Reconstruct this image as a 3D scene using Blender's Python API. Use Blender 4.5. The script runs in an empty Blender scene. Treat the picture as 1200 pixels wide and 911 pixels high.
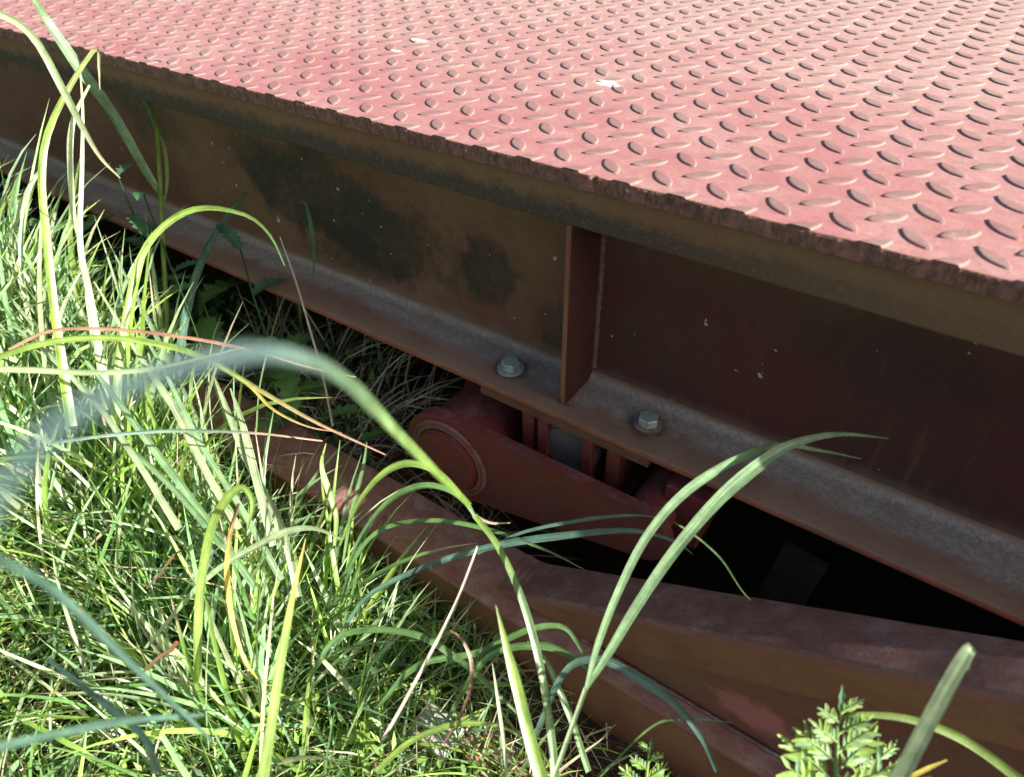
import bpy, bmesh, math, random
import numpy as np
from mathutils import Vector, Matrix, noise

# ------------------------------------------------------------------ camera, sky, sun, exposure
sc = bpy.context.scene
RIGHT = Vector((0.8181, 0.5749, -0.0161)); DOWN = Vector((0.3559, -0.5281, -0.7710)); FWD = Vector((-0.4518, 0.6250, -0.6366))
CAM = Vector((0.4902, -0.7026, 0.9155)); FPX = 815.7
cam_d = bpy.data.cameras.new('camera'); cam = bpy.data.objects.new('camera', cam_d); sc.collection.objects.link(cam)
cam.matrix_world = Matrix(((RIGHT.x, -DOWN.x, -FWD.x, CAM.x), (RIGHT.y, -DOWN.y, -FWD.y, CAM.y), (RIGHT.z, -DOWN.z, -FWD.z, CAM.z), (0, 0, 0, 1)))
cam_d.sensor_width = 36; cam_d.lens = FPX / 1200 * 36
cam_d.clip_start = 0.02; cam_d.clip_end = 500
cam_d.dof.use_dof = True; cam_d.dof.focus_distance = 1.02; cam_d.dof.aperture_fstop = 4.2
sc.camera = cam

SUN = Vector((1.0, 0.205, 0.50)).normalized()          # towards the sun
world = bpy.data.worlds.new('World'); sc.world = world; world.use_nodes = True
wn = world.node_tree.nodes; wl = world.node_tree.links
sky = wn.new('ShaderNodeTexSky'); sky.sky_type = 'NISHITA'; sky.sun_disc = False
sky.air_density = 0.9; sky.dust_density = 3.5; sky.ozone_density = 0.6
sky.sun_elevation = math.asin(SUN.z); sky.sun_rotation = math.atan2(SUN.x, SUN.y)
wn['Background'].inputs[1].default_value = 0.062
wl.new(sky.outputs[0], wn['Background'].inputs[0])
sun_d = bpy.data.lights.new('sun', 'SUN'); sun_d.energy = 5.0; sun_d.angle = math.radians(0.5); sun_d.color = (1.0, 0.95, 0.87)
sun = bpy.data.objects.new('sun', sun_d); sc.collection.objects.link(sun)
sun.rotation_euler = SUN.to_track_quat('Z', 'Y').to_euler(); sun.location = (3, 2, 4)
sc.view_settings.view_transform = 'Standard'; sc.view_settings.look = 'None'
sc.view_settings.exposure = 1.6; sc.view_settings.gamma = 1; sc.view_settings.use_curve_mapping = False
sc.cycles.use_denoising = True
sc.cycles.max_bounces = 6

random.seed(7); rng = np.random.default_rng(11)
COL = sc.collection

# ------------------------------------------------------------------ helpers
def tag(o, label=None, cat=None, group=None, kind=None):
    if label: o['label'] = label
    if cat: o['category'] = cat
    if group: o['group'] = group
    if kind: o['kind'] = kind
    return o
def empty(name, loc, label=None, cat=None, group=None, kind='thing'):
    o = bpy.data.objects.new(name, None); COL.objects.link(o); o.location = loc; o.empty_display_size = .05
    return tag(o, label, cat, group, kind)
def link(name, me, mat, parent=None, smooth=False):
    o = bpy.data.objects.new(name, me); COL.objects.link(o)
    if mat is not None and not me.materials: me.materials.append(mat)
    if smooth:
        me.polygons.foreach_set('use_smooth', [True] * len(me.polygons))
    if parent is not None:
        o.parent = parent          # meshes are built in place: undo the Empty's own offset
        if parent.parent is None: o.matrix_parent_inverse = Matrix.Translation(-parent.location)
    return o
def mesh(name, vs, fs):
    me = bpy.data.meshes.new(name); me.from_pydata(vs, [], fs); me.update(); return me
def from_bm(name, bm):
    bmesh.ops.recalc_face_normals(bm, faces=bm.faces[:])
    me = bpy.data.meshes.new(name); bm.to_mesh(me); bm.free(); return me
def box_bm(lo, hi, bev=0.0, seg=2):
    bm = bmesh.new(); bmesh.ops.create_cube(bm, size=1)
    lo = Vector(lo); hi = Vector(hi)
    for v in bm.verts: v.co = Vector([(lo[i] + hi[i]) / 2 + v.co[i] * (hi[i] - lo[i]) for i in range(3)])
    if bev: bmesh.ops.bevel(bm, geom=bm.edges[:], offset=bev, segments=seg, affect='EDGES', profile=.6)
    return bm
def box(name, lo, hi, mat, parent, bev=0.001):
    return link(name, from_bm(name, box_bm(lo, hi, bev)), mat, parent)
def extrude_x(name, prof, xs, mat, parent, smooth=False, wob=0.0):
    """closed profile [(y,z)] swept along x"""
    n = len(prof); vs = []; fs = []
    for x in xs:
        for k, (y, z) in enumerate(prof):
            w = wob * noise.noise(Vector((x * 9, k * 3.1, 0)))
            vs.append((x, y + w, z + w * .5))
    for i in range(len(xs) - 1):
        for k in range(n):
            a = i * n + k; b = i * n + (k + 1) % n
            fs.append((a, b, b + n, a + n))
    fs.append(tuple(range(n - 1, -1, -1))); fs.append(tuple(range((len(xs) - 1) * n, len(xs) * n)))
    bm = bmesh.new(); me = mesh(name, vs, fs); bm.from_mesh(me); bpy.data.meshes.remove(me)
    return link(name, from_bm(name, bm), mat, parent, smooth)
def tube_mesh(name, pts, rads, n=8, cap=True):
    vs = []; fs = []; up = Vector((.3, .2, 1)).normalized()
    for i, p in enumerate(pts):
        t = (pts[min(i + 1, len(pts) - 1)] - pts[max(i - 1, 0)]).normalized()
        a = t.cross(up)
        if a.length < 1e-4: a = t.cross(Vector((1, 0, 0)))
        a.normalize(); b = t.cross(a)
        for k in range(n):
            q = 2 * math.pi * k / n
            vs.append(p + (a * math.cos(q) + b * math.sin(q)) * rads[i])
    for i in range(len(pts) - 1):
        for k in range(n):
            fs.append((i * n + k, i * n + (k + 1) % n, (i + 1) * n + (k + 1) % n, (i + 1) * n + k))
    if cap:
        fs.append(tuple(range(n))); fs.append(tuple(range(len(pts) * n - 1, (len(pts) - 1) * n - 1, -1)))
    return mesh(name, [tuple(v) for v in vs], fs)
def disc_y(name, cx, cz, y0, y1, r, mat, parent, n=48, bev=.003):
    """short cylinder with its axis along y"""
    bm = bmesh.new(); bmesh.ops.create_cone(bm, cap_ends=True, segments=n, radius1=r, radius2=r, depth=abs(y1 - y0))
    bmesh.ops.rotate(bm, verts=bm.verts, matrix=Matrix.Rotation(math.pi / 2, 3, 'X'))
    bmesh.ops.translate(bm, verts=bm.verts, vec=(cx, (y0 + y1) / 2, cz))
    if bev: bmesh.ops.bevel(bm, geom=[e for e in bm.edges if len(e.link_faces) == 2 and e.calc_face_angle(0) > 1], offset=bev, segments=2, affect='EDGES')
    return link(name, from_bm(name, bm), mat, parent)
def at(u, v, d):
    """point seen at photograph position (u, v), d metres in front of the camera"""
    return CAM + (RIGHT * ((u - 600) / FPX) + DOWN * ((v - 455.5) / FPX) + FWD) * d
def at_z(u, v, z):
    r = RIGHT * ((u - 600) / FPX) + DOWN * ((v - 455.5) / FPX) + FWD
    return CAM + r * ((z - CAM.z) / r.z)

# ------------------------------------------------------------------ materials
class NT:
    def __init__(s, name):
        s.m = bpy.data.materials.new(name); s.m.use_nodes = True
        s.t = s.m.node_tree; s.b = s.t.nodes['Principled BSDF']
        g = s.t.nodes.new('ShaderNodeNewGeometry'); s.pos = g.outputs['Position']; s.nrm = g.outputs['Normal']
    def lk(s, a, b): s.t.links.new(a, b)
    def setin(s, sock, v):
        if isinstance(v, bpy.types.NodeSocket): s.lk(v, sock)
        elif isinstance(v, tuple) and len(v) == 3 and sock.type == 'RGBA': sock.default_value = (*v, 1)
        else: sock.default_value = v
    def mapped(s, scale=(1, 1, 1), loc=(0, 0, 0)):
        n = s.t.nodes.new('ShaderNodeMapping'); s.lk(s.pos, n.inputs[0]); n.inputs['Scale'].default_value = scale; n.inputs['Location'].default_value = loc
        return n.outputs[0]
    def noise(s, scale, detail=4, rough=.6, vec=None, dist=0.0):
        n = s.t.nodes.new('ShaderNodeTexNoise'); s.lk(vec or s.pos, n.inputs['Vector'])
        n.inputs['Scale'].default_value = scale; n.inputs['Detail'].default_value = detail; n.inputs['Roughness'].default_value = rough; n.inputs['Distortion'].default_value = dist
        return n.outputs['Fac']
    def ramp(s, v, lo, hi, a=0.0, b=1.0, smooth=True):
        n = s.t.nodes.new('ShaderNodeMapRange'); s.lk(v, n.inputs[0]); n.interpolation_type = 'SMOOTHSTEP' if smooth else 'LINEAR'
        for i, q in zip((1, 2, 3, 4), (lo, hi, a, b)): n.inputs[i].default_value = q
        return n.outputs[0]
    def mix(s, f, a, b, mode='MIX'):
        n = s.t.nodes.new('ShaderNodeMix'); n.data_type = 'RGBA'; n.blend_type = mode
        s.setin(n.inputs[0], f); s.setin(n.inputs[6], a); s.setin(n.inputs[7], b)
        return n.outputs[2]
    def math(s, op, a, b=0.0):
        n = s.t.nodes.new('ShaderNodeMath'); n.operation = op; n.use_clamp = False
        s.setin(n.inputs[0], a); s.setin(n.inputs[1], b); return n.outputs[0]
    def xyz(s):
        n = s.t.nodes.new('ShaderNodeSeparateXYZ'); s.lk(s.pos, n.inputs[0]); return n.outputs
    def blob(s, c, rad, wob=.5, nscale=14):
        """soft-edged stain: 1 at c, 0 beyond the radii rad, outline broken by noise"""
        n = s.t.nodes.new('ShaderNodeMapping'); s.lk(s.pos, n.inputs[0])
        n.inputs['Scale'].default_value = [1 / r for r in rad]; n.inputs['Location'].default_value = [-c[i] / rad[i] for i in range(3)]
        l = s.t.nodes.new('ShaderNodeVectorMath'); l.operation = 'LENGTH'; s.lk(n.outputs[0], l.inputs[0])
        d = s.math('ADD', l.outputs['Value'], s.math('MULTIPLY', s.math('SUBTRACT', s.noise(nscale, 6, .7), .5), wob * 2))
        return s.ramp(d, 1.05, .55)
    def bump(s, h, dist=.001, strength=1.0):
        n = s.t.nodes.new('ShaderNodeBump'); n.inputs['Strength'].default_value = strength; n.inputs['Distance'].default_value = dist
        s.lk(h, n.inputs['Height']); s.lk(n.outputs[0], s.b.inputs['Normal'])
    def out(s, col, rough=.6, spec=.4, metal=0.0):
        s.setin(s.b.inputs['Base Color'], col); s.setin(s.b.inputs['Roughness'], rough); s.b.inputs['Specular IOR Level'].default_value = spec; s.setin(s.b.inputs['Metallic'], metal)
        return s.m

def deck_mat(name, top):
    t = NT(name)
    red = (.30, .102, .105) if not top else (.215, .09, .092)
    dust = (.375, .255, .225) if not top else (.275, .19, .168)
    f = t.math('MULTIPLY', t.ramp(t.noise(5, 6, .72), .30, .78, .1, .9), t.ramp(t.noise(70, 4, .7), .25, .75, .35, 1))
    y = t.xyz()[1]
    far = t.ramp(y, .02, .8, .05, .55)                         # more dust colour mixed in away from the edge
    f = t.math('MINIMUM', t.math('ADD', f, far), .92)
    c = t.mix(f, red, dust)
    c = t.mix(t.ramp(t.noise(130, 5, .75), .52, .70, 0, .65), c, (.17, .10, .082))      # fine grime
    c = t.mix(t.ramp(t.noise(24, 6, .8, dist=.6), .60, .74, 0, .5), c, (.55, .42, .39))
    c = t.mix(t.ramp(t.noise(1, 5, .7, t.mapped((14, 90, 1))), .60, .72, 0, .4), c, (.17, .10, .085))  # chalky scuffs
    c = t.mix(t.ramp(t.noise(9, 7, .8, dist=1.0), .55, .66, 0, .5), c, (.22, .14, .11))   # dried mud film
    c = t.mix(t.ramp(t.noise(1, 3, .6, t.mapped((5, 260, 1))), .68, .72, 0, .5), c, (.52, .36, .33))   # long scratches
    for (x, yy, rx, ry) in ((-.031, .277, .022, .014), (-.012, .270, .012, .010), (-.444, .326, .022, .012), (-.43, .25, .012, .008)):
        c = t.mix(t.blob((x, yy, .6), (rx, ry, .05), .9, 70), c, (.56, .50, .45))        # bird lime
    for (x, yy) in ((-1.062, .014), (-.82, .001), (-.738, -.013), (-1.2, .03), (-.60, .05), (-.93, .05)):
        c = t.mix(t.blob((x, yy, .6), (.012, .005, .05), .8, 90), c, (.06, .03, .025))        # rust chips near the edge
    if top: c = t.mix(t.ramp(t.noise(38, 5, .75), .44, .64, 0, .8), c, (.20, .145, .125))   # paint worn to steel
    t.bump(t.math('ADD', t.noise(260, 4, .7), t.math('MULTIPLY', t.noise(45, 4, .6), 1.2)), .0007, .7)
    return t.out(c, t.ramp(t.noise(40, 3), .3, .7, .55, .75), .35)
def edge_mat():
    t = NT('flame_cut_edge')
    v = t.mapped((230, 230, 90)); w = t.mapped((60, 60, 40))
    c = t.mix(t.ramp(t.noise(1, 4, .7, v), .3, .7), (.085, .048, .038), (.26, .135, .095))
    c = t.mix(t.ramp(t.noise(1, 4, .7, w), .45, .68, 0, .7), c, (.33, .15, .12))
    c = t.mix(t.ramp(t.noise(90, 3, .6), .66, .72, 0, .8), c, (.55, .5, .44))
    t.bump(t.noise(1, 5, .8, v), .0016, .8)
    return t.out(c, .75, .3)
def web_mat(name, stains):
    t = NT(name)
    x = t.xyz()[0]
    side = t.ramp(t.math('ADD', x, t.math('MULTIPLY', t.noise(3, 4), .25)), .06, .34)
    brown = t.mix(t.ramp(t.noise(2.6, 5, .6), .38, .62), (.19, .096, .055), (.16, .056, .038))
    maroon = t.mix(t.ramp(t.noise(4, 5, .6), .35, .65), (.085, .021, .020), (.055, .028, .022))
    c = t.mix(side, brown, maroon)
    z = t.xyz()[2]
    olive = t.ramp(t.math('ADD', z, t.math('MULTIPLY', t.noise(5, 4), .12)), .47, .60)
    c = t.mix(t.math('MULTIPLY', olive, .5), c, (.135, .082, .042))
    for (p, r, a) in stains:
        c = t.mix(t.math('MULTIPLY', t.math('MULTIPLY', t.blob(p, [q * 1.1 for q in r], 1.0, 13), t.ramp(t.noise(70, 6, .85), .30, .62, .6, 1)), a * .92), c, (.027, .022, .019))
    c = t.mix(t.ramp(t.noise(34, 6, .75), .52, .72, 0, .4), c, (.065, .04, .028))
    c = t.mix(t.ramp(t.noise(60, 2, .5), .735, .75, 0, .8), c, (.50, .47, .42))
    c = t.mix(t.math('MULTIPLY', t.ramp(t.math('ADD', z, t.math('MULTIPLY', t.noise(20, 4), .03)), .29, .262), .55), c, (.2, .15, .11))
    c = t.mix(t.ramp(t.noise(1, 5, .7, t.mapped((60, 60, 5))), .58, .75, 0, .35), c, (.20, .10, .055))   # rust runs
    t.bump(t.noise(120, 5, .7), .0012, .5)
    return t.out(c, t.ramp(t.noise(20, 3), .3, .7, .5, .7), .35)
def skirt_mat():
    t = NT('skirt_grime')
    c = t.mix(t.ramp(t.noise(3, 4), .35, .65), (.215, .130, .068), (.22, .108, .060))
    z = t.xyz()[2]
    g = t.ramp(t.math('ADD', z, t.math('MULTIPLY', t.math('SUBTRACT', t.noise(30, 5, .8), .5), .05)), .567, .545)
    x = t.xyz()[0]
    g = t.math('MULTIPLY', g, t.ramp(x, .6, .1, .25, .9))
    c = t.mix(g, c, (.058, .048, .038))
    c = t.mix(t.ramp(t.noise(160, 4, .8), .5, .75, 0, .55), c, (.23, .19, .14))
    t.bump(t.noise(190, 5, .8), .002, .7)
    return t.out(c, .8, .25)
def flange_mat():
    t = NT('dusty_flange')
    x, y, z = t.xyz()
    rust = t.mix(t.ramp(t.noise(7, 5), .35, .65), (.22, .13, .085), (.27, .17, .115))
    edge = t.ramp(z, .2375, .2355)
    rust = t.mix(edge, rust, t.mix(t.ramp(t.noise(18, 4), .35, .65), (.30, .10, .055), (.20, .075, .05)))
    yy = t.math('ADD', y, t.math('ADD', t.math('MULTIPLY', t.math('SUBTRACT', t.noise(6, 8, .8), .5), .10), t.math('MULTIPLY', t.math('SUBTRACT', t.noise(2.3, 3), .5), .10)))
    dustm = t.math('MULTIPLY', t.math('MULTIPLY', t.ramp(yy, -.018, .012), t.ramp(t.noise(11, 6, .75), .30, .55, .45, 1)), t.ramp(z, .236, .2385))
    dustm = t.math('MULTIPLY', dustm, t.ramp(z, .252, .243))
    dc = t.mix(t.ramp(t.noise(170, 5, .8), .40, .60), (.28, .23, .19), (.40, .34, .29))
    dc = t.mix(t.ramp(t.noise(230, 4, .8), .55, .68, 0, .5), dc, (.10, .075, .06))
    c = t.mix(dustm, rust, dc)
    for bx in (-.0195, .2175):
        c = t.mix(t.math('MULTIPLY', t.blob((bx, .002, .24), (.036, .034, .05), .5, 60), .7), c, (.085, .045, .03))     # rust bled from the bolts
    c = t.mix(t.ramp(t.noise(60, 5, .8), .55, .75, 0, .4), c, (.07, .05, .042))
    t.bump(t.math('ADD', t.noise(110, 5, .8), t.math('MULTIPLY', t.noise(25, 4), 1.0)), .0025, .6)
    return t.out(c, .82, .25)
def steel_mat(name, a, b, dustcol=(.3, .2, .2), dust=.5, rough=.62, scale=6, dark=(.035, .02, .018)):
    t = NT(name)
    c = t.mix(t.ramp(t.noise(scale, 5, .6), .35, .65), a, b)
    n = t.t.nodes.new('ShaderNodeSeparateXYZ'); t.lk(t.nrm, n.inputs[0])
    up = t.ramp(n.outputs[2], .5, .95)
    c = t.mix(t.math('MULTIPLY', t.math('MULTIPLY', up, t.ramp(t.noise(22, 6, .8), .42, .72)), dust), c, dustcol)
    c = t.mix(t.ramp(t.noise(48, 6, .8), .55, .75, 0, .45), c, dark)
    c = t.mix(t.ramp(t.noise(15, 6, .8, dist=.4), .66, .75, 0, .5), c, dustcol)
    t.bump(t.math('ADD', t.noise(150, 6, .8), t.math('MULTIPLY', t.ramp(t.noise(85, 4, .7), .58, .70), -.6)), .0022, .8)
    return t.out(c, t.ramp(t.noise(30, 3), .3, .7, rough - .1, rough + .12), .35)
def patch_mat(*a):
    m = steel_mat(*a); t = NT.__new__(NT); t.m = m; t.t = m.node_tree; t.b = t.t.nodes['Principled BSDF']
    g = [n for n in t.t.nodes if n.bl_idname == 'ShaderNodeNewGeometry'][0]; t.pos = g.outputs['Position']; t.nrm = g.outputs['Normal']
    old = t.b.inputs['Base Color'].links[0].from_socket
    c = t.mix(t.blob((.49, -.206, .05), (.06, .1, .035), .8, 30), old, (.36, .13, .12))     # older pink paint showing through
    t.lk(c, t.b.inputs['Base Color']); return m
def zinc_mat():
    t = NT('galvanised_zinc')
    c = t.mix(t.ramp(t.noise(120, 4, .7), .35, .65), (.30, .34, .31), (.46, .50, .46))
    c = t.mix(t.ramp(t.noise(60, 5, .8), .58, .72, 0, .6), c, (.25, .17, .11))
    t.bump(t.noise(250, 4, .7), .0006, .6)
    return t.out(c, .5, .5, .35)
def plant_mat(name, base, tip, var=.35, trans=.40, rough=.36, spec=.7, vein_amt=.42):
    """leaf: colour follows the 'tint' attribute (dry to fresh) and fine veins"""
    t = NT(name)
    a = t.t.nodes.new('ShaderNodeAttribute'); a.attribute_name = 'tint'
    c = t.mix(1.0, a.outputs['Color'], t.mix(t.ramp(t.noise(26, 4, .7), .3, .7), (1 - var, 1 - var, 1 - var), (1 + var * .5, 1 + var * .5, 1 + var * .5)), 'MULTIPLY')
    u = t.t.nodes.new('ShaderNodeAttribute'); u.attribute_name = 'across'
    nz = t.t.nodes.new('ShaderNodeTexNoise'); nz.noise_dimensions = '3D'; t.lk(u.outputs['Vector'], nz.inputs['Vector']); nz.inputs['Scale'].default_value = 1.0; nz.inputs['Detail'].default_value = 3
    vein = t.ramp(nz.outputs['Fac'], .35, .65, 1 - vein_amt, 1 + vein_amt * .7)
    vc = t.t.nodes.new('ShaderNodeCombineColor'); [t.lk(vein, vc.inputs[i]) for i in range(3)]
    c = t.mix(1.0, c, vc.outputs[0], 'MULTIPLY')
    c = t.mix(t.ramp(t.noise(75, 3, .6), .66, .74, 0, .55), c, (.34, .25, .13))   # dead spots
    t.bump(nz.outputs['Fac'], .0008, .5)
    t.setin(t.b.inputs['Base Color'], c); t.b.inputs['Roughness'].default_value = rough; t.b.inputs['Specular IOR Level'].default_value = spec
    tr = t.t.nodes.new('ShaderNodeBsdfTranslucent')
    h = t.t.nodes.new('ShaderNodeHueSaturation'); h.inputs['Saturation'].default_value = 1.25; h.inputs['Value'].default_value = 1.3; h.inputs['Hue'].default_value = .485
    t.lk(c, h.inputs['Color']); t.lk(h.outputs[0], tr.inputs['Color'])
    mx = t.t.nodes.new('ShaderNodeMixShader'); mx.inputs[0].default_value = trans
    t.lk(t.b.outputs[0], mx.inputs[1]); t.lk(tr.outputs[0], mx.inputs[2])
    t.lk(mx.outputs[0], t.t.nodes['Material Output'].inputs['Surface'])
    return t.m
def soil_mat():
    t = NT('soil')
    c = t.mix(t.ramp(t.noise(9, 6, .7), .35, .65), (.045, .032, .022), (.085, .06, .042))
    c = t.mix(t.ramp(t.noise(60, 5, .8), .55, .7, 0, .7), c, (.13, .095, .065))
    t.bump(t.noise(45, 8, .75), .012, .9)
    return t.out(c, .95, .1)

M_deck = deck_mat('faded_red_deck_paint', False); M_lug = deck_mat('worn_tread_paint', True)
M_edge = edge_mat(); M_skirt = skirt_mat(); M_flange = flange_mat()
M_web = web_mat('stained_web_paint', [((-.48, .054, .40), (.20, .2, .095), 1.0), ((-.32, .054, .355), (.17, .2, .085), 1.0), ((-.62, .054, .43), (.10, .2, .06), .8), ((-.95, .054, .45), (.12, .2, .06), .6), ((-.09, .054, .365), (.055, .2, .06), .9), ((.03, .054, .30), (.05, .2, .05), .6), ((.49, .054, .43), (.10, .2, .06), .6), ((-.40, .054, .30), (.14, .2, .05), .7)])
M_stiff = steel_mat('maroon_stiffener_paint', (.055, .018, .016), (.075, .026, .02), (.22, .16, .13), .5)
M_link = steel_mat('dark_red_link_paint', (.17, .032, .028), (.125, .032, .030), (.27, .16, .16), .55, .5)
M_hang = steel_mat('hanger_red_paint', (.27, .06, .045), (.20, .05, .04), (.36, .22, .2), .5, .5)
M_base = steel_mat('rusty_base_paint', (.275, .122, .092), (.235, .095, .078), (.40, .28, .24), .8, .75, 9)
M_lip = steel_mat('brown_rust', (.285, .130, .066), (.21, .085, .05), (.38, .27, .20), .3, .75, 5)
M_bweb = patch_mat('maroon_base_paint', (.21, .060, .045), (.18, .085, .05), (.30, .15, .13), .4, .7, 7)
M_weld = steel_mat('weld_bead_steel', (.14, .07, .055), (.2, .12, .1), (.4, .36, .34), .7, .6, 40)
M_zinc = zinc_mat(); M_pit = steel_mat('blackened_steel', (.05, .04, .045), (.035, .03, .035), (.08, .07, .07), .3)
M_grass = plant_mat('grass_leaf', None, None)
M_weed = plant_mat('weed_leaf', None, None, .3, .30, .5, .35)
M_straw = plant_mat('dead_straw', None, None, .35, .15, .7, .2)
M_soil = soil_mat()
M_stone = steel_mat('pale_stone', (.46, .44, .41), (.36, .34, .31), (.5, .48, .45), .4, .85, 20, (.15, .12, .1))
M_roll = steel_mat('worn_grey_steel', (.17, .15, .14), (.12, .10, .095), (.25, .22, .2), .4, .5, 20)

# ------------------------------------------------------------------ ground
def sstep(a, b, x):
    t = min(1, max(0, (x - a) / (b - a))); return t * t * (3 - 2 * t)
def ground_h(x, y):
    h = -.10 + .018 * noise.noise(Vector((x * 4, y * 4, 1))) + .010 * noise.noise(Vector((x * 15, y * 15, 5)))
    pit = sstep(-.42, -.10, x + .1 * noise.noise(Vector((y * 6, 3, 2)))) * sstep(-.16, -.08, y)
    h -= .45 * pit
    h -= .05 * sstep(.05, .30, x) * sstep(-.42, -.30, y) * sstep(-.13, -.15, y)      # washed-out strip beside the base beam
    if abs(x) < 6: h += (.57 + .45 * pit) * sstep(1.1, 1.6, y)  # ground raised below the deck to close off light from its far side
    if y > -.16: h += max(0, .50 - h) * max(sstep(1.35, 1.9, x) * sstep(-.15, -.03, y), sstep(-4.2, -4.8, x) * sstep(-.15, -.03, y))     # unseen banks added at the deck ends to keep sun from underneath
    h += .20 * sstep(-.75, -2.5, y) + .25 * sstep(-.25, -.85, x) * sstep(-.20, -.38, y)
    return h
def axis(lo, hi, fine_lo, fine_hi, step, big):
    a = list(np.arange(fine_lo, fine_hi + 1e-6, step)); s = step; v = fine_hi
    while v < hi: s *= 1.35; s = min(s, big); v += s; a.append(min(v, hi))
    s = step; v = fine_lo; pre = []
    while v > lo: s *= 1.35; s = min(s, big); v -= s; pre.append(max(v, lo))
    return pre[::-1] + a
gx = axis(-60, 60, -2.0, 1.9, .025, 8); gy = axis(-60, 60, -1.15, .3, .022, 8)
gv = [(x, y, ground_h(x, y)) for y in gy for x in gx]; nx = len(gx)
gf = [(j * nx + i, j * nx + i + 1, (j + 1) * nx + i + 1, (j + 1) * nx + i) for j in range(len(gy) - 1) for i in range(nx - 1)]
tag(link('ground', mesh('ground', gv, gf), M_soil, None, True), 'dark crumbly soil below the grass and the steel beams', 'ground', kind='structure')

# ------------------------------------------------------------------ weighbridge platform
YE = -.0357; S = .065
plat = empty('weighbridge_platform', (0, .6, .227), 'pink-red checker plate deck on a rusty steel side girder', 'weighbridge')
# deck plate with a flame-cut front edge
def fn(x, k, s): return noise.noise(Vector((x * s, k, 0)))
xs = list(np.arange(-5, -1.6, .05)) + list(np.arange(-1.6, .8, .0022)) + list(np.arange(.8, .87, .03)) + [.885, .998] + list(np.arange(1.03, 2.6, .04))
rows = []
zrow = (-.0006, -.0030, -.0065, -.0105, -.0145, -.0178)
vs = []; fs = []; mi = []
for x in xs:
    wob = .0011 * fn(x, 1, 12) + .0007 * fn(x, 2, 45) + .0004 * fn(x, 3, 140)
    nick = max(0, fn(x, 9, 26) - .40) * .006
    if abs(x - .128) < .006: nick += .004 * (1 - abs(x - .128) / .006)
    vs.append((x, -.027, .6))
    vs.append((x, YE + .0022 + wob + nick, .6 - .0002))
    for k, z in enumerate(zrow):
        drag = .0004 * fn(x + z * .25, 4, 230) + .0010 * noise.noise(Vector((x * 70, z * 220, 7))) * .65
        vs.append((x, YE + wob + nick * (1 - k / 6) + drag + (.0008 if k == 0 else 0) - .0006 * k / 5, .6 + z - (.0012 * fn(x, 5, 40) if k == 5 else 0)))
    vs.append((x, .10, .582))
NR = 2 + len(zrow) + 1
for i in range(len(xs) - 1):
    for k in range(NR - 1):
        if k == NR - 2 and xs[i] == .885: continue
        a = i * NR + k; fs.append((a, a + 1, a + NR + 1, a + NR)); mi.append(0 if k == 0 else 1)
b0 = len(vs)
SX0, SX1, SY0, SY1 = .885, .998, -.006, .052        # slot added out of view through plate and flange, letting sun onto base beam
def quad(x0, x1, y0, y1, z):
    global vs
    n = len(vs); vs += [(x0, y0, z), (x1, y0, z), (x1, y1, z), (x0, y1, z)]; fs.append((n, n + 1, n + 2, n + 3)); mi.append(0 if z == .6 else 1)
quad(-5, SX0, -.027, 3, .6); quad(SX1, 2.56, -.027, 3, .6); quad(SX0, SX1, -.027, SY0, .6); quad(SX0, SX1, SY1, 3, .6)
quad(-5, 2.56, .1, 3, .582); quad(SX0, SX1, YE + .002, SY0, .582); quad(SX0, SX1, SY1, .1, .582)
b0 = len(vs); vs += [(x, y, z) for z in (.6, .582) for x, y in ((SX0, SY0), (SX1, SY0), (SX1, SY1), (SX0, SY1))] + [(-5, 3, .6), (2.56, 3, .6), (2.56, 3, .582), (-5, 3, .582)]
fs += [(b0 + k, b0 + (k + 1) % 4, b0 + 4 + (k + 1) % 4, b0 + 4 + k) for k in range(4)] + [(b0 + 8, b0 + 9, b0 + 10, b0 + 11)]; mi += [1] * 5
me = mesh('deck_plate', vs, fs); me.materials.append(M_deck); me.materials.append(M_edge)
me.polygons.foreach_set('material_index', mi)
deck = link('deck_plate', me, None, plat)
tag(deck, 'faded pink-red checker plate with ragged flame-cut edge')

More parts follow.
